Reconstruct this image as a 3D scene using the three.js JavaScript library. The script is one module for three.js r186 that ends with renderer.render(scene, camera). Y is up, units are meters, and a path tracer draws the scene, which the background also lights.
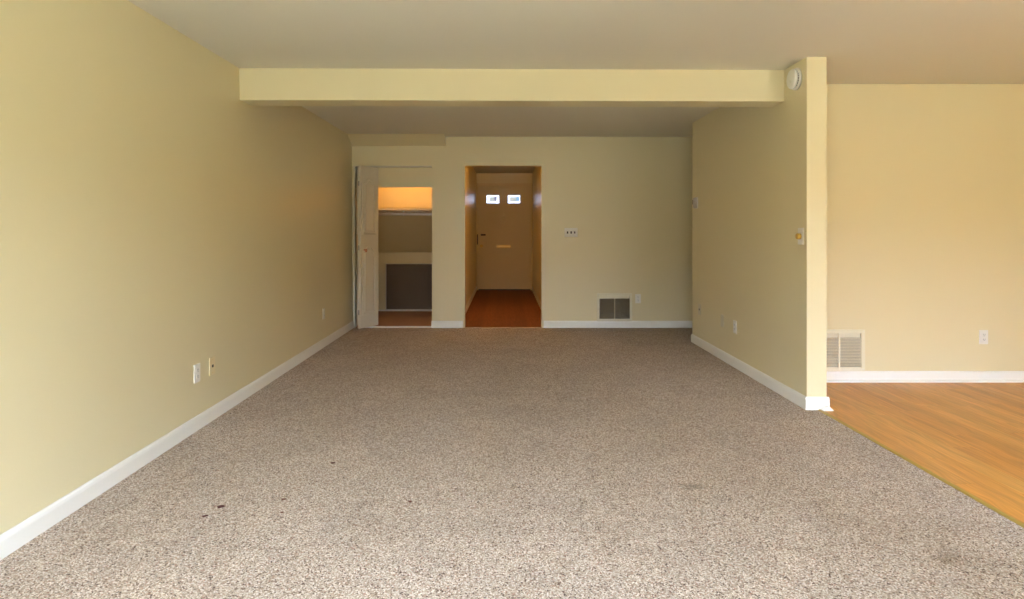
import * as THREE from 'three';
import { RoundedBoxGeometry } from 'three/addons/geometries/RoundedBoxGeometry.js';
import { mergeGeometries } from 'three/addons/utils/BufferGeometryUtils.js';
import { RectAreaLightUniformsLib } from 'three/addons/lights/RectAreaLightUniformsLib.js';

RectAreaLightUniformsLib.init();
const scene = new THREE.Scene();
const renderer = new THREE.WebGLRenderer({ antialias: true });
renderer.toneMapping = THREE.LinearToneMapping;
renderer.shadowMap.enabled = true;

// ---------------------------------------------------------------- camera
// Distances "d" run away from the camera (z = -d); x to the right, y up, metres.
const F = 600, EYE = 1.235;
const camera = new THREE.PerspectiveCamera(2 * Math.atan(299.5 / F) * 180 / Math.PI, 1024 / 599, 0.05, 200);
camera.position.set(0, EYE, 0);
camera.lookAt(0, EYE, -10);
camera.setViewOffset(1024, 599, 7, 68.5, 1024, 599);
camera.updateProjectionMatrix();
scene.add(camera);

// ---------------------------------------------------------------- daylight
renderer.toneMappingExposure = 1.0;
// overcast sky: three times as bright overhead as at the horizon, the same in every direction
{
  const w = 64, h = 64, px = new Float32Array(w * h * 4), ZENITH = 55;
  for (let j = 0; j < h; j++) for (let i = 0; i < w; i++) {
    const el = ((j + 0.5) / h - 0.5) * Math.PI, L = ZENITH * (el > 0 ? (1 + 2 * Math.sin(el)) / 3 : 0.1);
    px.set([L * 0.81, L * 0.995, L * 1.45, 1], 4 * (j * w + i));
  }
  const sky = new THREE.DataTexture(px, w, h, THREE.RGBAFormat, THREE.FloatType);
  sky.mapping = THREE.EquirectangularReflectionMapping; sky.magFilter = THREE.LinearFilter; sky.needsUpdate = true;
  scene.background = sky;
}
const DAY = new THREE.Color().setRGB(1.0, 0.92, 0.78);
const FRONT = -0.8;                                               // d of the wall behind the camera
// x0, x1, y0, y1 of the glazed openings in that wall, and how bright the sky stands in each
const OPENINGS = [
  { x0: -1.4, x1: 1.0, y0: 0.15, y1: 2.13, power: 0.9 },
  { x0: 2.42, x1: 3.95, y0: 0.12, y1: 2.2, power: 0.9 },
];
for (const o of OPENINGS) {
  const l = new THREE.RectAreaLight(DAY, o.power, o.x1 - o.x0 - 0.12, o.y1 - o.y0 - 0.12);
  l.name = 'window_daylight';
  l.position.set((o.x0 + o.x1) / 2, (o.y0 + o.y1) / 2, -FRONT - 0.36);
  l.lookAt(l.position.x - 0.1, l.position.y - 0.35, l.position.z - 1);
  scene.add(l);
}

// ---------------------------------------------------------------- helpers
let seed = 12345;
const rnd = () => { seed = (seed * 1664525 + 1013904223) >>> 0; return seed / 4294967296; };
const rr = (a, b) => a + (b - a) * rnd();
const taken = new Map();
function numbered(name) {
  const n = taken.get(name) ?? 0; taken.set(name, n + 1);
  return n ? name + '_' + String(n).padStart(3, '0') : name;
}
function mesh(name, geo, mat, parent) {
  const m = new THREE.Mesh(Array.isArray(geo) ? (geo.length > 1 ? mergeGeometries(geo.map(g => clean(g))) : geo[0]) : geo, mat);
  m.castShadow = m.receiveShadow = true;
  m.name = parent ? name : numbered(name);
  (parent ?? scene).add(m);
  return m;
}
function clean(g) {
  const n = g.index ? g.toNonIndexed() : g.clone();
  for (const k of Object.keys(n.attributes)) if (!['position', 'normal', 'uv'].includes(k)) n.deleteAttribute(k);
  return n;
}
function struct(name, geo, mat, label, category) {
  const m = mesh(name, geo, mat);
  m.userData = { kind: 'structure', label, category };
  return m;
}
function thing(name, label, category, [x, y, d] = [0, 0, 0], turn = 0, group, kind) {
  const o = new THREE.Group(); o.name = numbered(name); scene.add(o);
  o.position.set(x, y, -d); o.rotation.y = turn;
  o.userData = { label, category };
  if (group) o.userData.group = group;
  if (kind) o.userData.kind = kind;
  return o;
}
function tag(o, label, category, group) { o.userData = { label, category }; if (group) o.userData.group = group; return o; }
// metric uv from position and face normal
function metric(g, ox = 0, oy = 0) {
  const n = g.index ? g.toNonIndexed() : g; n.computeVertexNormals();
  const p = n.attributes.position, q = n.attributes.normal, uv = new Float32Array(p.count * 2);
  for (let i = 0; i < p.count; i++) {
    const ax = Math.abs(q.getX(i)), ay = Math.abs(q.getY(i)), az = Math.abs(q.getZ(i));
    let u, v;
    if (ay >= ax && ay >= az) { u = p.getX(i); v = p.getZ(i); } else if (ax >= az) { u = p.getZ(i); v = p.getY(i); } else { u = p.getX(i); v = p.getY(i); }
    uv[2 * i] = u + ox; uv[2 * i + 1] = v + oy;
  }
  n.setAttribute('uv', new THREE.BufferAttribute(uv, 2));
  return n;
}
// axis-aligned box from x, y and distance ranges
function bx(x0, x1, y0, y1, d0, d1) {
  const g = new THREE.BoxGeometry(x1 - x0, y1 - y0, d1 - d0);
  g.translate((x0 + x1) / 2, (y0 + y1) / 2, -(d0 + d1) / 2);
  return metric(g);
}
// box in a thing's own frame, centred, edges rounded
function rb(w, h, t, x = 0, y = 0, z = 0, r = 0.002, s = 2) {
  const g = new RoundedBoxGeometry(w, h, t, s, Math.min(r, w / 2.01, h / 2.01, t / 2.01)); g.translate(x, y, z); return g;
}
function cyl(r0, r1, h, x, y, z, axis = 'z', n = 24) {
  const g = new THREE.CylinderGeometry(r0, r1, h, n);
  if (axis === 'z') g.rotateX(Math.PI / 2); else if (axis === 'x') g.rotateZ(Math.PI / 2);
  g.translate(x, y, z); return g;
}
// convex plan polygon (x, d) pulled up between two heights
function pull(plan, y0, y1) {
  const s = new THREE.Shape(plan.map(([x, d]) => new THREE.Vector2(x, d)));
  const g = new THREE.ExtrudeGeometry(s, { depth: y1 - y0, bevelEnabled: false });
  g.rotateX(-Math.PI / 2); g.translate(0, y0, 0);     // (x, d, h) -> (x, h, -d)
  return metric(g);
}
// a profile (offset from the wall, height) run along the floor from a to b; n = direction out of the wall (x, d)
function run(profile, [ax, ad], [bxx, bd], [nx, nd]) {
  const pos = [], put = (t, [o, h]) => [ax + (bxx - ax) * t + nx * o, h, -(ad + (bd - ad) * t + nd * o)];
  const k = profile.length, dir = (bxx - ax) * -nd - -(bd - ad) * nx;
  const tri = (a, b, c) => { pos.push(...(dir > 0 ? [...a, ...b, ...c] : [...a, ...c, ...b])); };
  for (let i = 0; i < k; i++) {
    const p = profile[i], q = profile[(i + 1) % k];
    tri(put(0, p), put(1, p), put(1, q)); tri(put(0, p), put(1, q), put(0, q));
  }
  for (let i = 1; i < k - 1; i++) { tri(put(0, profile[0]), put(0, profile[i]), put(0, profile[i + 1])); tri(put(1, profile[0]), put(1, profile[i + 1]), put(1, profile[i])); }
  const g = new THREE.BufferGeometry(); g.setAttribute('position', new THREE.Float32BufferAttribute(pos, 3));
  return metric(g);
}
const BASE = [[0, 0], [0.014, 0], [0.014, 0.066], [0.011, 0.078], [0.006, 0.087], [0, 0.088]];
const SHOE = [[0.013, 0], [0.029, 0], [0.028, 0.007], [0.023, 0.014], [0.0135, 0.018]];

// ---------------------------------------------------------------- textures
function data(w, h, fn, srgb) {
  const a = new Uint8Array(w * h * 4);
  fn(a);
  const t = new THREE.DataTexture(a, w, h); t.wrapS = t.wrapT = THREE.RepeatWrapping;
  t.magFilter = THREE.LinearFilter; t.minFilter = THREE.LinearMipmapLinearFilter; t.generateMipmaps = true;
  if (srgb) t.colorSpace = THREE.SRGBColorSpace;
  t.needsUpdate = true; return t;
}
// tileable value noise
function noise2(n) {
  const v = new Float32Array(n * n).map(() => rnd());
  return (x, y) => {
    const x0 = Math.floor(x), y0 = Math.floor(y); let fx = x - x0, fy = y - y0; fx = fx * fx * (3 - 2 * fx); fy = fy * fy * (3 - 2 * fy);
    const m = (a) => ((a % n) + n) % n, g = (i, j) => v[m(j) * n + m(i)];
    return (g(x0, y0) * (1 - fx) + g(x0 + 1, y0) * fx) * (1 - fy) + (g(x0, y0 + 1) * (1 - fx) + g(x0 + 1, y0 + 1) * fx) * fy;
  };
}
const PX = 2048, CARPET_M = 2.05;
const carpetHeight = new Uint8Array(PX * PX);
const carpetMap = data(PX, PX, (a) => {
  const palette = [[222, 213, 202], [204, 192, 178], [184, 168, 152], [236, 230, 222], [158, 139, 122], [112, 91, 77], [70, 50, 42], [178, 142, 126], [208, 192, 180]];
  const pick = [0.24, 0.42, 0.55, 0.68, 0.78, 0.85, 0.895, 0.945, 1];
  const patch = noise2(9), patch2 = noise2(31);
  for (let i = 0; i < PX * PX; i++) { a[4 * i] = 172; a[4 * i + 1] = 158; a[4 * i + 2] = 144; a[4 * i + 3] = 255; carpetHeight[i] = 40; }
  for (let k = 0; k < 240000; k++) {
    const cx = rnd() * PX, cy = rnd() * PX, r = rnd(); let c = 0; while (r > pick[c]) c++;
    const col = palette[c], ang = rnd() * Math.PI, ca = Math.cos(ang), sa = Math.sin(ang), L = rr(2.4, 4.6), W = rr(1.6, 2.8), top = rr(120, 255);
    const tone = (0.945 + 0.06 * patch(cx / PX * 9, cy / PX * 9) + 0.05 * patch2(cx / PX * 31, cy / PX * 31)) * rr(0.94, 1.05), R = Math.ceil(L);
    for (let y = -R; y <= R; y++) for (let x = -R; x <= R; x++) {
      const u = (x * ca + y * sa) / L, w = (-x * sa + y * ca) / W, q = u * u + w * w;
      if (q > 1) continue;
      const i = ((Math.floor(cy + y) & (PX - 1)) * PX + (Math.floor(cx + x) & (PX - 1)));
      for (let j = 0; j < 3; j++) a[4 * i + j] = Math.min(255, col[j] * tone);
      carpetHeight[i] = top * (1 - 0.6 * q);
    }
  }
}, true);
const carpetBump = data(PX, PX, (a) => { for (let i = 0; i < PX * PX; i++) { a[4 * i] = a[4 * i + 1] = a[4 * i + 2] = carpetHeight[i]; a[4 * i + 3] = 255; } });
carpetMap.repeat.set(1 / CARPET_M, 1 / CARPET_M); carpetBump.repeat.set(1 / CARPET_M, 1 / CARPET_M);

const rollerBump = data(512, 512, (a) => {                        // roller-painted drywall, 0.6 m a tile
  const n1 = noise2(128), n2 = noise2(40), n3 = noise2(6);
  for (let y = 0; y < 512; y++) for (let x = 0; x < 512; x++) {
    const v = 255 * (0.5 * n1(x / 4, y / 4) + 0.3 * n2(x / 12.8, y / 12.8) + 0.2 * n3(x / 85.34, y / 85.34)), i = 4 * (y * 512 + x);
    a[i] = a[i + 1] = a[i + 2] = v; a[i + 3] = 255;
  }
});
rollerBump.repeat.set(1 / 0.6, 1 / 0.6);

function woodTexture(base, spread, cols) {                         // 0.6 m across, 1.8 m along v
  const t = data(512, 1024, (a) => {
    const fine = noise2(256), mid = noise2(64), wav = noise2(16), knot = noise2(8);
    for (let y = 0; y < 1024; y++) for (let x = 0; x < 512; x++) {
      const w = 5 * wav(x / 64, y / 64) + 3 * knot(x / 128, y / 256);
      const s = 0.5 * mid((x + w * 6) / 8, y / 96) + 0.3 * fine((x + w * 2) / 2, y / 40) + 0.2 * wav((x + w * 9) / 32, y / 128);
      const stave = cols[Math.floor(x / 512 * cols.length) % cols.length];
      const f = 1 + spread * (s - 0.5) * 2, i = 4 * (y * 512 + x);
      for (let j = 0; j < 3; j++) a[i + j] = Math.max(0, Math.min(255, base[j] * stave * (j === 2 ? f * f : f)));
      a[i + 3] = 255;
    }
  }, true);
  t.repeat.set(1 / 0.6, 1 / 1.8);
  return t;
}

// ---------------------------------------------------------------- materials
const lin = (r, g, b) => new THREE.Color().setRGB(r, g, b);
const std = (c, rough, extra = {}) => new THREE.MeshStandardMaterial({ color: c, roughness: rough, ...extra });
const paint = new THREE.MeshPhysicalMaterial({ color: lin(0.775, 0.672, 0.388), roughness: 0.32, bumpMap: rollerBump, bumpScale: 0.0002 });
const ceilingPaint = std(lin(0.76, 0.71, 0.56), 0.8, { bumpMap: rollerBump, bumpScale: 0.0006 });
const trimPaint = std(lin(0.90, 0.87, 0.745), 0.4);
const doorPaint = std(lin(0.74, 0.67, 0.50), 0.45);
const entryPaint = std(lin(0.74, 0.60, 0.32), 0.5);
const carpet = std(lin(0.96, 0.89, 0.755), 1, { map: carpetMap, bumpMap: carpetBump, bumpScale: 0.005 });
const closetCarpet = std(lin(0.55, 0.30, 0.16), 1, { bumpMap: carpetBump, bumpScale: 0.005 });
const entryFloor = std(lin(0.26, 0.085, 0.02), 0.75, { map: woodTexture([235, 225, 215], 0.12, [1, 0.96, 1.02, 0.98]) });
const woodTones = [[208, 147, 68], [203, 141, 62], [211, 152, 74], [199, 136, 59]];
const planks = woodTones.map((c) => new THREE.MeshPhysicalMaterial({ roughness: 0.34, map: woodTexture(c, 0.13, [1, 0.965, 1.025, 0.98, 1.015, 0.955]) }));
const brass = std(lin(0.80, 0.58, 0.20), 0.48, { metalness: 0.75 });
const darkStrip = std(lin(0.30, 0.20, 0.09), 0.5, { metalness: 0.4 });
const brassStrip = std(lin(0.46, 0.32, 0.08), 0.5, { metalness: 0.4 });
const copper = std(lin(0.50, 0.20, 0.09), 0.3, { metalness: 0.8 });
const darkMetal = std(lin(0.05, 0.04, 0.03), 0.4, { metalness: 0.7 });
const steel = std(lin(0.75, 0.74, 0.72), 0.28, { metalness: 0.9 });
const plastic = std(lin(0.84, 0.80, 0.68), 0.35);
const greyPlastic = std(lin(0.58, 0.53, 0.48), 0.4);
const almond = std(lin(0.84, 0.70, 0.38), 0.4);
const ivory = std(lin(0.70, 0.64, 0.46), 0.4);
const black = std(lin(0.015, 0.013, 0.012), 0.6);
const brownToggle = std(lin(0.06, 0.035, 0.02), 0.5);
const grille = std(lin(0.80, 0.73, 0.50), 0.5);
const ductMetal = std(lin(0.22, 0.16, 0.10), 0.8);
const windowDark = std(lin(0.10, 0.11, 0.12), 0.15);
const boardBrown = std(lin(0.115, 0.078, 0.032), 0.5);
const goldKnob = std(lin(0.70, 0.42, 0.06), 0.35, { metalness: 0.3 });
const glass = new THREE.MeshPhysicalMaterial({ color: lin(1, 1, 1), roughness: 0, transmission: 1, thickness: 0, ior: 1.45 });
const doorGlass = new THREE.MeshPhysicalMaterial({ color: lin(0.13, 0.13, 0.125), roughness: 0, transmission: 1, thickness: 0, ior: 1.45 });
const slab = std(lin(0.35, 0.33, 0.30), 0.9);
const deck = std(lin(0.16, 0.17, 0.12), 0.9);

// ---------------------------------------------------------------- the setting
const H = 2.44, XL = -1.95, XP = 2.088, PT = 0.137, DP0 = 4.152, DP1 = 6.685, DB = 7.67, DD = 4.918, XR = 5.4, DOOR = 12.53;
const XW = -2.0, HX0 = -0.60, HX1 = 0.575, KNEE = 9.26, XB = 2.16;

struct('floor_slab', bx(XL - 0.2, XR + 0.2, -0.3, -0.02, FRONT - 0.2, DOOR + 0.3), slab, 'concrete floor slab under the carpet and boards', 'floor');
struct('floor', pull([[XW, FRONT], [XB, FRONT], [XB, DP0 + 0.02], [XP + 0.03, DP0 + 0.02], [XP + 0.03, DP1], [3.6, DP1], [3.6, DB + 0.01], [XW, DB + 0.01]], -0.02, 0), carpet, 'speckled beige looped carpet covering the living room floor', 'carpet');
struct('ceiling', bx(XL - 0.2, XR + 0.2, H, H + 0.15, FRONT - 0.2, DOOR + 0.3), ceilingPaint, 'flat off-white ceiling over both rooms', 'ceiling');
// the old left wall is a few centimetres out of true: it leans and runs slightly askew
const wallX = (d, y) => { const k = (d - 2.2) / 5.47, b = -1.905 - 0.037 * k, t = -1.975 + 0.018 * k; return b + (t - b) * y / H; };
struct('wall_left', (() => {
  const d0 = FRONT - 0.2, d1 = DOOR + 0.3, box = new THREE.BoxGeometry(0.2, H + 0.02, d1 - d0, 1, 12, 60);
  box.translate(XL - 0.1, (H - 0.02) / 2, -(d0 + d1) / 2);
  const g = metric(box), p = g.attributes.position;
  for (let i = 0; i < p.count; i++) if (p.getX(i) > XL - 0.01) p.setX(i, wallX(-p.getZ(i), p.getY(i)));
  g.computeVertexNormals(); return g;
})(), paint, 'long bare cream wall along the left side of the carpet', 'wall');
// back wall with the closet and entry openings
const CX0 = -1.938, CX1 = -0.9335, CTOP = 2.07, EX0 = -0.535, EX1 = 0.488, ETOP = 2.092;
const holed = (x0, x1, d0, d1, a, b, y0, y1) => [bx(x0, a, -0.02, H, d0, d1), bx(b, x1, -0.02, H, d0, d1), bx(a, b, -0.02, y0, d0, d1), bx(a, b, y1, H, d0, d1)];
struct('wall_back', [
  bx(XW, CX0, -0.02, H, DB, DB + 0.11), bx(CX0, CX1, CTOP, H, DB, DB + 0.11), bx(CX1, EX0, -0.02, H, DB, DB + 0.11),
  bx(EX0, EX1, ETOP, H, DB, DB + 0.11), ...holed(EX1, 3.75, DB, DB + 0.11, 1.204, 1.596, 0.109, 0.413),
], paint, 'cream back wall with the closet opening and the entry opening', 'wall');
struct('wall_partition', bx(XP, XP + PT, -0.02, H, DP0, DP1), paint, 'cream partition wall whose bright end faces the viewer between carpet and wood floor', 'wall');
struct('added_wall_divider', bx(XB, XB + PT, -0.02, H, FRONT, 1.5), paint, 'added unseen cream wall that keeps dining window light off the near carpet', 'wall');  // unseen stub wall, added to block dining daylight from the near carpet
struct('wall_dining', holed(XP + PT, XR, DD, DD + 0.12, 2.551, 2.919, 0.114, 0.401), paint, 'sunny cream wall behind the wood floor on the right', 'wall');
struct('wall_corridor', [bx(XP + PT, 3.75, -0.02, H, DP1 - 0.12, DP1), bx(3.6, 3.75, -0.02, H, DP1, DB)], paint, 'cream walls of the side passage behind the partition end', 'wall');
struct('wall_right', bx(XR, XR + 0.15, -0.02, H, FRONT - 0.2, DD + 0.12), paint, 'cream right wall of the dining area', 'wall');
{
  const [a, b] = OPENINGS, d0 = FRONT - 0.15, d1 = FRONT;
  struct('wall_front', [
    bx(XW, a.x0, -0.02, H, d0, d1), bx(a.x0, a.x1, -0.02, a.y0, d0, d1), bx(a.x0, a.x1, a.y1, H, d0, d1),
    bx(a.x1, b.x0, -0.02, H, d0, d1), bx(b.x0, b.x1, -0.02, b.y0, d0, d1), bx(b.x0, b.x1, b.y1, H, d0, d1), bx(b.x1, XR, -0.02, H, d0, d1),
  ], paint, 'cream wall with two windows opposite the back wall', 'wall');
}
// windows behind the viewer
OPENINGS.forEach((o, i) => {
  const w = thing('window_' + (i + 1), i ? 'smaller double window of the dining area' : 'large sliding window of the living room', 'window', [(o.x0 + o.x1) / 2, 0, FRONT - 0.1], 0, null, 'structure');
  const W = (o.x1 - o.x0) / 2, f = 0.05;
  mesh('frame', [rb(2 * W, f, 0.09, 0, o.y0 + f / 2), rb(2 * W, f, 0.09, 0, o.y1 - f / 2), rb(f, o.y1 - o.y0 - 2 * f, 0.09, -W + f / 2, (o.y0 + o.y1) / 2), rb(f, o.y1 - o.y0 - 2 * f, 0.09, W - f / 2, (o.y0 + o.y1) / 2)], trimPaint, w);
  mesh('mullion', rb(0.05, o.y1 - o.y0 - 2 * f, 0.07, 0, (o.y0 + o.y1) / 2), trimPaint, w);
  for (const s of [-1, 1]) { const g = new THREE.PlaneGeometry(W - f - 0.025, o.y1 - o.y0 - 2 * f); g.translate(s * (W - f + 0.025) / 2, (o.y0 + o.y1) / 2, 0.03); mesh('pane', g, glass, w); }
});
// ceiling beam, a little out of square with the room
struct('trim_1', pull([[XW, 4.440], [XP, 4.490], [XP, 4.703], [XW, 4.653]], 2.205, H), paint, 'cream boxed beam across the ceiling from left wall to partition', 'beam');
// sloped soffit above the closet
{
  const x1 = -0.755, g = new THREE.BufferGeometry();
  const A = [XW, H, -7.44], B = [XW, 2.322, -DB], C = [XW, H, -DB], A1 = [x1, H, -7.44], B1 = [x1, 2.322, -DB], C1 = [x1, H, -DB];
  g.setAttribute('position', new THREE.Float32BufferAttribute([A, B1, A1, A, B, B1, A, C, B, A1, B1, C1, B, C, C1, B, C1, B1, A, A1, C1, A, C1, C].flat(), 3));
  struct('trim_2', metric(g), paint, 'short sloped soffit between ceiling and back wall above the closet', 'soffit');
}
// entry hall
struct('wall_hall_left', bx(HX0 - 0.1, HX0, -0.02, H, DB + 0.11, DOOR + 0.15), paint, 'left cream side wall of the entry hall', 'wall');
struct('wall_hall_right', bx(HX1, HX1 + 0.1, -0.02, H, DB + 0.11, DOOR + 0.15), paint, 'right cream side wall of the entry hall', 'wall');
struct('wall_entry', [bx(HX0, -0.585, 0, H, DOOR, DOOR + 0.15), bx(0.555, HX1, 0, H, DOOR, DOOR + 0.15), bx(-0.585, 0.555, 2.175, H, DOOR, DOOR + 0.15)], paint, 'end wall of the hall around the front door', 'wall');
struct('floor_hall', bx(HX0, HX1, -0.02, -0.002, DB + 0.01, DOOR + 0.15), entryFloor, 'dark reddish-brown floor of the entry hall', 'floor');
struct('baseboard_hall_left', run(BASE, [HX0, DB + 0.11], [HX0, DOOR], [1, 0]), trimPaint, 'baseboard along the left hall wall', 'baseboard');
struct('baseboard_hall_right', run(BASE, [HX1, DB + 0.11], [HX1, DOOR], [-1, 0]), trimPaint, 'baseboard along the right hall wall', 'baseboard');
// lining of the entry opening
struct('trim_3', [bx(EX0, EX0 + 0.022, 0, ETOP, DB - 0.012, DB + 0.12), bx(EX1 - 0.022, EX1, 0, ETOP, DB - 0.012, DB + 0.12), bx(EX0 + 0.022, EX1 - 0.022, ETOP - 0.022, ETOP, DB - 0.012, DB + 0.12)], paint, 'thin cream lining around the entry opening', 'trim');
struct('trim_4', bx(EX0 + 0.022, EX1 - 0.022, -0.004, 0.004, DB - 0.003, DB + 0.022), darkStrip, 'thin metal edge strip where carpet meets hall floor', 'threshold');
// closet shell
struct('wall_closet_right', bx(-0.82, -0.70, -0.02, H, DB + 0.11, KNEE + 0.1), paint, 'right inner wall of the closet', 'wall');
const KNEE_TOP = 0.905, SLOPE_TOP = 1.56, UPPER = 8.46;
struct('wall_closet_back', [bx(XW, -0.82, -0.02, KNEE_TOP, KNEE, KNEE + 0.1), bx(XW, -0.82, SLOPE_TOP, H, UPPER, UPPER + 0.1)], paint, 'low back wall and lamp-lit upper wall inside the closet', 'wall');
struct('ceiling_closet_slope', (() => {
  const p = [[KNEE, KNEE_TOP], [KNEE + 0.1, KNEE_TOP], [UPPER + 0.1, SLOPE_TOP], [UPPER, SLOPE_TOP]];
  const s = new THREE.Shape(p.map(([d, y]) => new THREE.Vector2(d, y))), g = new THREE.ExtrudeGeometry(s, { depth: XW * -1 - 0.82, bevelEnabled: false });
  g.rotateY(Math.PI / 2); g.translate(XW, 0, 0); return metric(g);
})(), paint, 'sloping underside of the stairs inside the closet', 'ceiling');
struct('floor_closet', bx(XW, -0.82, -0.02, -0.001, DB + 0.01, KNEE), closetCarpet, 'reddish-brown closet floor', 'floor');
struct('wall_closet_bulkhead', bx(XW, -0.82, 1.803, H, DB + 0.12, DB + 0.16), paint, 'pale drop panel across the top of the closet opening', 'wall');
struct('trim_5', bx(-1.86, CX1, 0, 0.012, DB + 0.0, DB + 0.06), trimPaint, 'pale threshold strip across the closet opening', 'threshold');
struct('trim_6', [bx(CX0, CX0 + 0.02, 0, CTOP, DB - 0.002, DB + 0.115), bx(CX0 + 0.02, CX1, CTOP - 0.012, CTOP, DB - 0.002, DB + 0.115)], doorPaint, 'cream jamb and head of the closet opening', 'trim');
struct('baseboard_closet', run(BASE.map(([o, h]) => [o, h * 0.25]), [XL, KNEE], [-0.82, KNEE], [0, -1]), trimPaint, 'low pale strip at the foot of the closet back wall', 'baseboard');
// baseboards
struct('baseboard_left', run(BASE, [wallX(FRONT, 0), FRONT], [wallX(DB - 0.02, 0), DB - 0.02], [1, 0]), trimPaint, 'white baseboard along the left wall', 'baseboard');
struct('baseboard_back_pier', run(BASE, [CX1 - 0.006, DB], [EX0 - 0.004, DB], [0, -1]), trimPaint, 'short white baseboard between closet and entry opening', 'baseboard');
struct('baseboard_back', run(BASE, [EX1 + 0.006, DB], [3.6, DB], [0, -1]), trimPaint, 'white baseboard under the return grille on the back wall', 'baseboard');
struct('baseboard_partition', [run(BASE, [XP, DP0], [XP, DP1 + 0.01], [-1, 0]), run(BASE, [XP - 0.014, DP0], [XP + PT + 0.014, DP0], [0, -1]), run(BASE, [XP + PT, DP0], [XP + PT, DD], [1, 0])], trimPaint, 'white baseboard wrapping the partition wall', 'baseboard');
struct('baseboard_dining', [run(BASE, [XP + PT, DD], [XR, DD], [0, -1]), run(SHOE, [XP + PT, DD], [XR, DD], [0, -1])], trimPaint, 'white baseboard with shoe moulding behind the wood floor', 'baseboard');
struct('baseboard_right', run(BASE, [XR, FRONT], [XR, DD], [-1, 0]), trimPaint, 'white baseboard of the right dining wall', 'baseboard');
// little cut end of shoe moulding at the partition foot
{
  const g = new THREE.ExtrudeGeometry(new THREE.Shape([[0, 0], [0.082, 0], [0.08, 0.006], [0.058, 0.026], [0.05, 0.030], [0.016, 0.022]].map(p => new THREE.Vector2(...p))), { depth: 0.02, bevelEnabled: true, bevelSize: 0.002, bevelThickness: 0.002, bevelSegments: 1 });
  const m = mesh('shoe_moulding', g, trimPaint); m.position.set(XP + 0.083, 0.0, -DP0 + 0.016);
  m.userData = { kind: 'structure', label: 'white shoe moulding end at the foot of the partition', category: 'moulding' };
}
// plank floor of the dining area
{
  const f = thing('floor_dining', 'honey-coloured wood laminate floor of the dining area', 'floor', [0, 0, 0], 0, null, 'structure');
  const W = 0.128, L = 1.21, x0 = XB + 0.012; let c = 0;
  for (let x = x0; x < XR; x += W, c++) {
    let d = FRONT - rr(0, L);
    const xa = x, xb = Math.min(x + W - 0.0012, XR);
    while (d < DD) {
      const a = Math.max(d, FRONT), b = Math.min(d + L - 0.0012, DD);
      const hits = xa < XP + PT && b > DP0, bb = hits ? Math.min(b, DP0) : b;
      if (bb - a > 0.02) {
        const g = new THREE.BoxGeometry(xb - xa, 0.008, bb - a);
        const top = metric(g, rnd() * 3, rnd() * 5); top.translate((xa + xb) / 2, -0.004 + rr(-0.0003, 0.0003), -(a + bb) / 2);
        mesh('plank', top, planks[Math.floor(rnd() * planks.length)], f);
      }
      if (hits && xb > XP + PT && b > DP0) {
        const g = bx(Math.max(xa, XP + PT), xb, -0.008, 0, Math.max(a, DP0), b); mesh('plank', g, planks[0], f);
      }
      d += L;
    }
  }
}
struct('trim_7', (() => { const w = 0.03; const g = run([[0, -0.01], [w, -0.01], [w, 0.001], [w * 0.75, 0.006], [w * 0.25, 0.007], [0, 0.002]], [XB - 0.004, FRONT], [XB - 0.004, DP0 - 0.02], [1, 0]); return g; })(), brassStrip, 'thin brass transition strip between carpet and wood floor', 'transition strip');
// outside, seen only as brightness
struct('ground_outside', bx(-40, 40, -0.5, -0.32, -40, 60), deck, 'pale pavement outside the building', 'ground');

struct('added_porch_roof', [bx(-2.2, 2.2, 2.42, 2.56, DOOR + 0.3, DOOR + 2.6), bx(-2.1, -1.98, -0.32, 2.42, DOOR + 2.4, DOOR + 2.52), bx(1.98, 2.1, -0.32, 2.42, DOOR + 2.4, DOOR + 2.52)], trimPaint, 'added unseen flat porch roof that blocks high sky from the front door panes', 'porch');  // unseen porch, added to cut the high sky light reaching the hall
// unseen brick row added opposite the windows; hides low sky, warms the far room
{
  const o = thing('added_building', 'added unseen brick building that hides the low sky from the windows', 'building', [1.5, -0.32, -12.5], 0, null, 'structure');
  const brickWall = std(lin(0.30, 0.155, 0.065), 0.9), roofing = std(lin(0.07, 0.06, 0.05), 0.9);
  mesh('wall', rb(34, 2.9, 7, 0, 1.45, 3.5, 0.02), brickWall, o);
  const rf = new THREE.ExtrudeGeometry(new THREE.Shape([[-0.4, 2.9], [7.4, 2.9], [3.5, 4.3]].map(p => new THREE.Vector2(...p))), { depth: 34.8, bevelEnabled: false });
  rf.rotateY(-Math.PI / 2); rf.translate(17.4, 0, 0); mesh('roof', rf, roofing, o);
  for (let k = -5; k <= 5; k++) for (const y of [0.9]) { const f = mesh('window_frame', rb(1.3, 1.4, 0.08, k * 3, y + 0.7, -0.02, 0.01), trimPaint, o); mesh('window_glass', rb(1.14, 1.24, 0.02, k * 3, y + 0.7, -0.07, 0.005), windowDark, f); }
}

// pale building far down the street, seen through the door panes
{
  const o = thing('distant_building', 'pale building far away seen through the front door panes', 'building', [0, -0.32, 92], 0, null, 'structure');
  const pale = std(lin(0.8, 0.8, 0.78), 0.9), beige = std(lin(0.26, 0.24, 0.17), 0.9), slate = std(lin(0.07, 0.06, 0.08), 0.8), teal = std(lin(0.10, 0.20, 0.23), 0.8);
  mesh('wall', rb(26, 11, 8, 0, 5.5, -4, 0.05), pale, o);
  for (const [xa, xb, xc, side] of [[-2.3, -1.62, -1.3, slate], [0.75, 1.75, 2.15, teal]]) {
    mesh('window', rb(xb - xa, 0.62, 0.1, (xa + xb) / 2, 6.45, 0.03, 0.02), beige, o);
    mesh('shutter', rb(xc - xb, 0.62, 0.12, (xb + xc) / 2, 6.5, 0.04, 0.02), side, o);
  }
}

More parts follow.
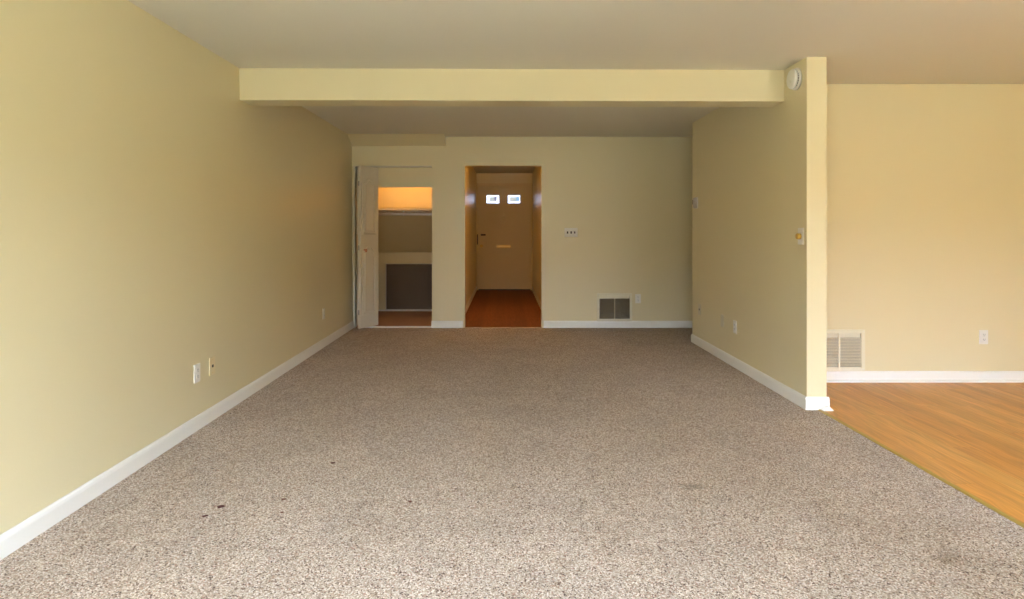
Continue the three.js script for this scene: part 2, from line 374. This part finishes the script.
// ---------------------------------------------------------------- front door
{
  const o = thing('door_1', 'cream front door with two small bright panes and a brass mail slot', 'door', [0, 0, DOOR], 0, null, 'structure');
  const s = new THREE.Shape([[-0.56, 0.02], [0.53, 0.02], [0.53, 2.15], [-0.56, 2.15]].map(p => new THREE.Vector2(...p)));
  const lights = [[-0.387, -0.122], [0.06, 0.316]];
  for (const [a, b] of lights) s.holes.push(new THREE.Path([[a, 1.815], [a, 1.985], [b, 1.985], [b, 1.815]].map(p => new THREE.Vector2(...p))));
  const g = new THREE.ExtrudeGeometry(s, { depth: 0.044, bevelEnabled: false }); g.translate(0, 0, -0.064);
  mesh('slab', g, entryPaint, o);
  mesh('frame', [rb(0.025, 2.16, 0.05, -0.5725, 1.08, -0.03), rb(0.025, 2.16, 0.05, 0.5425, 1.08, -0.03), rb(1.14, 0.025, 0.05, -0.015, 2.1635, -0.03)], entryPaint, o);
  mesh('casing', [rb(0.045, 2.2, 0.045, -0.5765, 1.1, 0.0215), rb(0.04, 2.2, 0.045, 0.5535, 1.1, 0.0215), rb(1.17, 0.06, 0.045, -0.0125, 2.2, 0.0215)], entryPaint, o);
  mesh('threshold', rb(1.1, 0.02, 0.12, -0.015, 0.01, -0.03), darkMetal, o);
  for (const [a, b] of lights) {
    const p = new THREE.PlaneGeometry(b - a, 0.17); p.translate((a + b) / 2, 1.9, -0.045); const pane = mesh('pane', p, doorGlass, o);
    mesh('pane_frame', [rb(b - a + 0.03, 0.015, 0.012, (a + b) / 2, 1.9925, -0.016), rb(b - a + 0.03, 0.015, 0.012, (a + b) / 2, 1.8075, -0.016), rb(0.015, 0.2, 0.012, a - 0.0075, 1.9, -0.016), rb(0.015, 0.2, 0.012, b + 0.0075, 1.9, -0.016)], entryPaint, pane);
  }
  const ms = mesh('mail_slot', rb(0.30, 0.066, 0.008, -0.027, 0.91, -0.017, 0.003), brass, o); ms.userData.label = 'brass mail slot plate';
  mesh('flap', rb(0.25, 0.036, 0.006, -0.027, 0.91, -0.010, 0.002), brass, ms);
  const kb = mesh('knob', (() => { const l = new THREE.LatheGeometry([[0, 0.06], [0.02, 0.058], [0.028, 0.045], [0.022, 0.03], [0.011, 0.02], [0.011, 0.008], [0.032, 0.006], [0.034, 0], [0, 0]].reverse().map(p => new THREE.Vector2(...p)), 24); l.rotateX(Math.PI / 2); l.translate(-0.495, 0.92, -0.02); return l; })(), brass, o);
  kb.userData.label = 'round brass door knob';
  mesh('deadbolt', [rb(0.10, 0.035, 0.02, -0.455, 1.155, -0.01, 0.004), cyl(0.02, 0.02, 0.02, -0.49, 1.155, -0.008)], darkMetal, o);
  mesh('strike_plate', rb(0.02, 0.21, 0.008, -0.572, 1.06, 0.046, 0.002), darkMetal, o);
  const kn = mesh('knocker', [(() => { const t = new THREE.TorusGeometry(0.05, 0.011, 10, 28); t.scale(1, 1.15, 1); t.translate(-0.03, 1.5, -0.008); return t; })(), rb(0.05, 0.10, 0.014, -0.03, 1.585, -0.012, 0.006), rb(0.035, 0.03, 0.016, -0.03, 1.44, -0.012, 0.005)], entryPaint, o);
  kn.userData.label = 'painted-over door knocker';
  for (const y of [0.3, 1.1, 1.85]) mesh('hinge', cyl(0.008, 0.008, 0.1, 0.537, y, -0.012, 'y', 12), entryPaint, o);
}

// ---------------------------------------------------------------- closet fittings
{
  const sh = thing('closet_shelf', 'wooden shelf lit by the lamp inside the closet', 'shelf', [-1.385, 1.528, 8.24]);
  mesh('board', rb(1.12, 0.03, 0.33, 0, 0, -0.045, 0.003), doorPaint, sh);
  mesh('cleat', rb(1.12, 0.07, 0.018, 0, -0.046, -0.205, 0.003), doorPaint, sh);
  const rod = thing('closet_rod', 'metal hanging rod under the closet shelf', 'closet rod', [-1.385, 1.466, 8.19]);
  mesh('tube', cyl(0.016, 0.016, 1.126, 0, 0, 0, 'x', 20), steel, rod);
  for (const s of [-1, 1]) mesh('socket', cyl(0.03, 0.03, 0.012, s * 0.557, 0, 0, 'x', 20), steel, rod);
  mesh('bracket', [rb(0.02, 0.036, 0.02, 0, 0.024, 0, 0.004), rb(0.026, 0.012, 0.045, 0, -0.012, 0, 0.004)], steel, rod);
  const bp = thing('access_panel', 'dark brown board panel on the low closet back wall', 'panel', [-1.335, 0.01, KNEE - 0.024]);
  mesh('board', rb(0.98, 0.70, 0.016, 0, 0.365, 0, 0.002), boardBrown, bp);
  mesh('edging', [rb(0.014, 0.72, 0.026, -0.497, 0.367, 0, 0.003), rb(0.98, 0.012, 0.026, 0, 0.721, 0, 0.003), rb(0.98, 0.012, 0.026, 0, 0.014, 0, 0.003)], doorPaint, bp);
  // bare bulb on the closet ceiling, above the drop panel
  const lamp = thing('closet_lamp', 'warm bulb behind the drop panel inside the closet', 'lamp', [-1.33, 2.02, DB + 0.16]);
  mesh('base', cyl(0.055, 0.06, 0.05, 0, 0, -0.025, 'z'), plastic, lamp);
  mesh('socket', cyl(0.026, 0.022, 0.04, 0, 0, -0.07, 'z'), plastic, lamp);
  const warm = lin(1.0, 0.50, 0.13);
  const bulbMat = new THREE.MeshStandardMaterial({ color: lin(1, 0.95, 0.85), emissive: warm, emissiveIntensity: 4, roughness: 0.5 });
  const bulb = mesh('bulb', (() => { const g = new THREE.SphereGeometry(0.032, 24, 16); g.scale(1, 1, 1.25); g.translate(0, 0, -0.125); return g; })(), bulbMat, lamp); bulb.castShadow = false;
  const l = new THREE.PointLight(warm, 0.58); l.position.set(0, 0, -0.125); l.castShadow = true; l.shadow.radius = 1.5; lamp.add(l);
}
// folded bifold leaf pair at the left of the closet opening
{
  const o = thing('bifold_door', 'off-white bifold closet door folded open beside the left wall', 'door', [-1.80, 0.026, 7.425]);
  const leaf = (ang, len, both) => {
    const L = new THREE.Group(); L.name = 'leaf'; L.rotation.y = ang; o.add(L);
    const h = 2.02, t = 0.032;
    mesh('board', rb(len, h, t, len / 2, h / 2, -t / 2, 0.003), doorPaint, L);
    const field = (w, hh, arch) => {
      const s = new THREE.Shape(); const x0 = -w / 2, x1 = w / 2;
      s.moveTo(x0, 0); s.lineTo(x1, 0); s.lineTo(x1, hh - arch); s.bezierCurveTo(x1 - w * 0.2, hh - arch, x1 - w * 0.28, hh, 0, hh); s.bezierCurveTo(x0 + w * 0.28, hh, x0 + w * 0.2, hh - arch, x0, hh - arch); s.lineTo(x0, 0);
      return s;
    };
    for (const [y, hh] of [[0.16, 0.86], [1.17, 0.70]]) {
      const w = len - 0.11;
      const ring = field(w, hh, 0.06), hole = field(w - 0.036, hh - 0.036, 0.055);
      ring.holes.push(new THREE.Path(hole.getPoints(10).map(p => new THREE.Vector2(p.x, p.y + 0.018))));
      const g = new THREE.ExtrudeGeometry(ring, { depth: 0.006, bevelEnabled: true, bevelSize: 0.004, bevelThickness: 0.005, bevelSegments: 2, curveSegments: 10 }); g.translate(len / 2, y, 0);
      const pn = mesh('raised_moulding', g, doorPaint, L);
      const f = new THREE.ExtrudeGeometry(field(w - 0.09, hh - 0.09, 0.05), { depth: 0.002, bevelEnabled: true, bevelSize: 0.010, bevelThickness: 0.007, bevelSegments: 2, curveSegments: 10 }); f.translate(len / 2, y + 0.045, 0);
      mesh('raised_field', f, doorPaint, L);
    }
    return L;
  };
  const a = Math.atan2(0.30, 0.170);                // the leaf seen flat: runs right and away
  const L2 = leaf(a, 0.345);
  const kb = mesh('knob', (() => { const l = new THREE.LatheGeometry([[0, 0], [0.018, 0], [0.017, 0.004], [0.009, 0.008], [0.009, 0.016], [0.02, 0.024], [0.021, 0.032], [0.012, 0.04], [0, 0.041]].map(p => new THREE.Vector2(...p)), 20); l.rotateX(Math.PI / 2); l.translate(0.085, 0.965, 0); return l; })(), copper, L2);
  kb.userData.label = 'small copper knob';
  const b = Math.PI - Math.atan2(0.31, 0.088);
  const L1 = leaf(b, 0.335);                         // the other leaf, running back to the jamb
  L1.position.set(-0.016, 0, -0.004);
  // its boards lie on the far side of the fold line, so turn the finished face outward
  for (const c of L1.children) { c.position.z = 0; c.scale.set(1, 1, -1); }
  for (const y of [0.2, 1.0, 1.8]) mesh('hinge', cyl(0.005, 0.005, 0.06, -0.010, y, -0.006, 'y', 12), darkMetal, o);
}
// entry hall ceiling lamp
{
  const lamp = thing('ceiling_lamp', 'warm flush ceiling lamp just inside the entry hall', 'lamp', [0.0, H, 8.35]);
  const warm = lin(1.0, 0.52, 0.12);
  mesh('base', cyl(0.10, 0.10, 0.025, 0, -0.0125, 0, 'y', 32), brass, lamp);
  const m = new THREE.MeshStandardMaterial({ color: lin(1, 0.95, 0.85), emissive: warm, emissiveIntensity: 3, roughness: 0.5 });
  const g = new THREE.SphereGeometry(0.09, 28, 14, 0, Math.PI * 2, Math.PI / 2, Math.PI / 2); g.scale(1, 0.8, 1); g.translate(0, -0.025, 0);
  const s = mesh('shade', g, m, lamp); s.castShadow = false;
  const l = new THREE.PointLight(warm, 2.3); l.position.set(0, -0.06, 0); l.castShadow = true; l.shadow.radius = 3; lamp.add(l);
}

// ---------------------------------------------------------------- wall fittings
const alongP = (u) => F * XP / (u - 505);
const LEFTWALL = Math.PI / 2, PARTITION = -Math.PI / 2;
const plateGeo = rb(0.072, 0.116, 0.007, 0, 0, 0.0035, 0.0025), recGeo = rb(0.033, 0.028, 0.004, 0, 0, 0.008, 0.0015), slotGeo = rb(0.0025, 0.009, 0.001, 0, 0, 0.0101, 0.0002), earthGeo = cyl(0.0026, 0.0026, 0.001, 0, -0.008, 0.0101, 'z', 10), screwGeo = cyl(0.003, 0.003, 0.002, 0, 0, 0.0075, 'z', 10);
function outlet(label, pos, turn, mat = plastic) {
  const o = thing('wall_outlet', label, 'outlet', pos, turn, 'wall outlets');
  mesh('plate', plateGeo, mat, o);
  for (const y of [-0.0195, 0.0195]) {
    const r = mesh('receptacle', recGeo, mat, o); r.position.y = y;
    for (const x of [-0.0065, 0.0065]) { const s = mesh('slot', slotGeo, black, r); s.position.set(x, 0.003, 0); }
    mesh('earth_hole', earthGeo, black, r);
  }
  mesh('screw', screwGeo, mat, o);
  return o;
}
outlet('white outlet low on the left wall nearest the viewer', [wallX(3.74, 0.35), 0.349, 3.74], LEFTWALL);
outlet('white outlet low on the left wall close to the bifold door', [wallX(6.40, 0.35), 0.352, 6.40], LEFTWALL);
outlet('white outlet on the back wall beside the return grille', [1.70, 0.37, DB], 0);
outlet('white outlet low on the partition, nearest to its end', [XP, 0.365, alongP(735.3)], PARTITION);
outlet('white outlet on the cream wall behind the wood floor', [3.92, 0.366, DD], 0, plastic);
function jack(label, pos, turn, mat, hole) {
  const o = thing('wall_jack', label, 'wall jack', pos, turn, 'wall jacks');
  mesh('plate', plateGeo, mat, o);
  if (hole) mesh('socket', rb(hole, hole, 0.003, 0, 0, 0.008, 0.001), black, o);
  for (const y of [-0.042, 0.042]) { const s = mesh('screw', screwGeo, hole ? brass : mat, o); s.position.y = y; }
}
jack('almond phone jack plate beside the nearest outlet on the left wall', [wallX(3.935, 0.35), 0.35, 3.935], LEFTWALL, almond, 0.017);
jack('ivory blank cover plate between jack and outlet on the partition', [XP, 0.376, alongP(722.6)], PARTITION, ivory, 0);
jack('ivory jack plate at the far end of the partition', [XP, 0.395, alongP(700)], PARTITION, ivory, 0.018);
{
  const o = thing('light_switch', 'white triple switch plate with dark toggles on the back wall', 'light switch', [0.844, 1.216, DB]);
  mesh('plate', rb(0.168, 0.116, 0.007, 0, 0, 0.0035, 0.0025), plastic, o);
  for (const x of [-0.046, 0, 0.046]) { const g = rb(0.018, 0.03, 0.016, x, 0, 0.012, 0.003); mesh('toggle', g, brownToggle, o); }
  for (const x of [-0.046, 0, 0.046]) for (const y of [-0.03, 0.03]) { const s = mesh('screw', screwGeo, plastic, o); s.position.set(x, y, 0); }
}
{
  const o = thing('dimmer_switch', 'white dimmer plate with round gold knob on the partition', 'dimmer switch', [XP, 1.198, alongP(801.3)], PARTITION);
  mesh('plate', rb(0.074, 0.118, 0.008, 0, 0, 0.004, 0.003), plastic, o);
  const k = mesh('knob', (() => { const l = new THREE.LatheGeometry([[0, 0.006], [0.021, 0.006], [0.0205, 0.03], [0.018, 0.034], [0, 0.035]].map(p => new THREE.Vector2(...p)), 28); l.rotateX(Math.PI / 2); return l; })(), goldKnob, o);
  k.userData.label = 'gold dimmer knob';
  for (const y of [-0.042, 0.042]) { const s = mesh('screw', screwGeo, plastic, o); s.position.set(0, y, 0.001); }
}
{
  const o = thing('thermostat', 'small grey-white thermostat high on the far end of the partition', 'thermostat', [XP, 1.54, alongP(697)], PARTITION);
  mesh('backplate', rb(0.075, 0.125, 0.008, 0, 0, 0.004, 0.003), plastic, o);
  mesh('cover', rb(0.066, 0.115, 0.032, 0, 0, 0.022, 0.010, 4), greyPlastic, o);
  mesh('lever', rb(0.03, 0.05, 0.012, -0.034, 0.01, 0.03, 0.003), darkMetal, o);
}
{
  const o = thing('smoke_detector', 'round white smoke detector at the top of the partition', 'smoke detector', [XP, 2.322, alongP(796.8)], PARTITION);
  const lathe = (pts, n = 48) => { const l = new THREE.LatheGeometry(pts.map(p => new THREE.Vector2(...p)), n); l.rotateX(Math.PI / 2); return l; };
  mesh('base', lathe([[0, 0], [0.078, 0], [0.078, 0.012], [0.074, 0.016], [0, 0.016]]), plastic, o);
  mesh('vent_gap', lathe([[0, 0.015], [0.066, 0.015], [0.066, 0.024], [0, 0.024]]), ductMetal, o);
  const fins = []; for (let k = 0; k < 24; k++) { const g = rb(0.004, 0.01, 0.010, 0, 0.068, 0.020, 0.001, 1); g.rotateZ(k / 24 * Math.PI * 2); fins.push(g); }
  mesh('vent_fins', fins, plastic, o).userData.kind = 'stuff';
  mesh('cover', lathe([[0, 0.024], [0.070, 0.024], [0.070, 0.036], [0.064, 0.044], [0.05, 0.048], [0.02, 0.05], [0, 0.05]]), plastic, o);
  mesh('test_button', cyl(0.012, 0.012, 0.004, 0.0, -0.02, 0.051), plastic, o);
}
function returnGrille(label, pos, w, h, mat, tilt, n) {
  const o = thing('return_grille', label, 'air vent', pos, 0, 'return air grilles');
  const b = 0.024, t = 0.012;
  const s = new THREE.Shape([[-w / 2, 0], [w / 2, 0], [w / 2, h], [-w / 2, h]].map(p => new THREE.Vector2(...p)));
  s.holes.push(new THREE.Path([[-w / 2 + b, b], [-w / 2 + b, h - b], [w / 2 - b, h - b], [w / 2 - b, b]].map(p => new THREE.Vector2(...p))));
  const fg = new THREE.ExtrudeGeometry(s, { depth: t - 0.003, bevelEnabled: true, bevelSize: 0.003, bevelThickness: 0.003, bevelSegments: 2 });
  mesh('frame', fg, mat, o);
  mesh('mullion', rb(0.014, h - 2 * b, 0.010, 0, h / 2, 0.008, 0.002), mat, o);
  {                                                  // sheet-metal boot behind the grille, running back through the wall
    const a = w / 2 - b, y0 = b, y1 = h - b, k = 0.004, D = 0.6;
    mesh('duct_boot', [rb(k, y1 - y0, D, -a + k / 2, h / 2, -D / 2, 0.0005, 1), rb(k, y1 - y0, D, a - k / 2, h / 2, -D / 2, 0.0005, 1), rb(2 * a, k, D, 0, y0 + k / 2, -D / 2, 0.0005, 1), rb(2 * a, k, D, 0, y1 - k / 2, -D / 2, 0.0005, 1), rb(2 * a, y1 - y0, k, 0, h / 2, -D, 0.0005, 1)], ductMetal, o);
  }
  const pw = (w - 2 * b - 0.014) / 2, pitch = (h - 2 * b - 0.04) / n, sg = rb(pw, 0.0125, 0.0012, 0, 0, 0, 0.0004, 1);
  for (const sx of [-1, 1]) {
    mesh('top_strip', rb(w / 2 - b - 0.001, 0.044, 0.003, sx * (w / 2 - b) / 2, h - b - 0.020, -0.006, 0.001), mat, o);
    for (let k = 0; k < n; k++) {
      const m = mesh('slat', sg, mat, o); m.rotation.x = tilt; m.position.set(sx * (pw / 2 + 0.007), b + pitch * (k + 0.5), 0.0075);
    }
  }
  for (const sx of [-1, 1]) for (const y of [0.012, h - 0.012]) { const q = mesh('screw', screwGeo, steel, o); q.position.set(sx * (w / 2 - 0.012), y, 0.005); }
}
returnGrille('return air grille with dark slats low on the far back wall', [1.40, 0.085, DB], 0.44, 0.352, grille, 1.12, 20);
returnGrille('return air grille low on the wall behind the wood floor, half hidden by partition', [2.735, 0.09, DD], 0.416, 0.335, grille, 0.55, 20);

// ---------------------------------------------------------------- bits lying on the carpet
const leafDark = std(lin(0.10, 0.03, 0.015), 0.8), leafBrown = std(lin(0.16, 0.055, 0.025), 0.8);
function flake(label, u, v, w, l, turn, mat) {
  const s = (v - 231) / EYE, x = (u - 505) / s, d = F / s;
  const sh = new THREE.Shape([[-w / 2, 0], [-w * 0.1, l * 0.5], [w * 0.35, l * 0.35], [w / 2, -l * 0.1], [w * 0.1, -l * 0.25], [-w * 0.2, -l * 0.5]].map(p => new THREE.Vector2(...p)));
  const g = new THREE.ExtrudeGeometry(sh, { depth: 0.003, bevelEnabled: true, bevelSize: 0.001, bevelThickness: 0.001, bevelSegments: 1 }); g.rotateX(-Math.PI / 2);
  const m = mesh('debris_flake', g, mat); m.position.set(x, 0.001, -d); m.rotation.y = turn;
  tag(m, label, 'debris', 'bits on the carpet');
}
flake('largest dark crumb on the carpet, left of centre', 221, 507, 0.030, 0.022, 0.2, leafDark);
flake('thin dark sliver on the carpet just below the largest crumb', 205, 516.5, 0.022, 0.008, 0.5, leafDark);
flake('small reddish crumb on the carpet to the right of the largest one', 283.5, 499.7, 0.016, 0.009, 0.1, leafBrown);
flake('thin dark sliver on the carpet farthest from the viewer', 333, 463.3, 0.022, 0.012, 0.3, leafDark);
flake('tiny brown fleck on the carpet below the small reddish crumb', 282, 513, 0.010, 0.006, 0.4, leafBrown);
flake('small brown crumb on the carpet nearest the middle of the room', 410, 502, 0.016, 0.008, -0.3, leafBrown);

// brown stain and fainter dark patch on the pile, with a ragged grainy outline
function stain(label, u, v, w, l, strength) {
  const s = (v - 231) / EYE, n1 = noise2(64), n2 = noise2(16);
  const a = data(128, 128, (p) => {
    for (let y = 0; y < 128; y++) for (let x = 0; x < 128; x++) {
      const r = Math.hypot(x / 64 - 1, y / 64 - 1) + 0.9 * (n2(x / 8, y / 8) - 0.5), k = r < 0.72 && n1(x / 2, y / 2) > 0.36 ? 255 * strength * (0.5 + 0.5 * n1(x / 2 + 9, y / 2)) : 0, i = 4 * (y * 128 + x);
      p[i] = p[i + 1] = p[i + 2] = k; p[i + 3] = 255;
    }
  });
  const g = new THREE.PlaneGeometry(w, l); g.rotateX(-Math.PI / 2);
  const m = mesh('carpet_mark', g, std(lin(0.20, 0.11, 0.03), 1, { transparent: true, alphaMap: a, polygonOffset: true, polygonOffsetFactor: -1 }));
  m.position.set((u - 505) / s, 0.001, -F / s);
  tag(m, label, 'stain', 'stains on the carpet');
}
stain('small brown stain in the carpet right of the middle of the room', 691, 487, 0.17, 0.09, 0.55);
stain('wider faint brown patch in the carpet at the lower right', 948, 559, 0.17, 0.13, 0.30);

scene.traverse((o) => { if (o.isMesh && !o.material.emissiveIntensity) { o.castShadow = true; o.receiveShadow = true; } });
renderer.render(scene, camera);
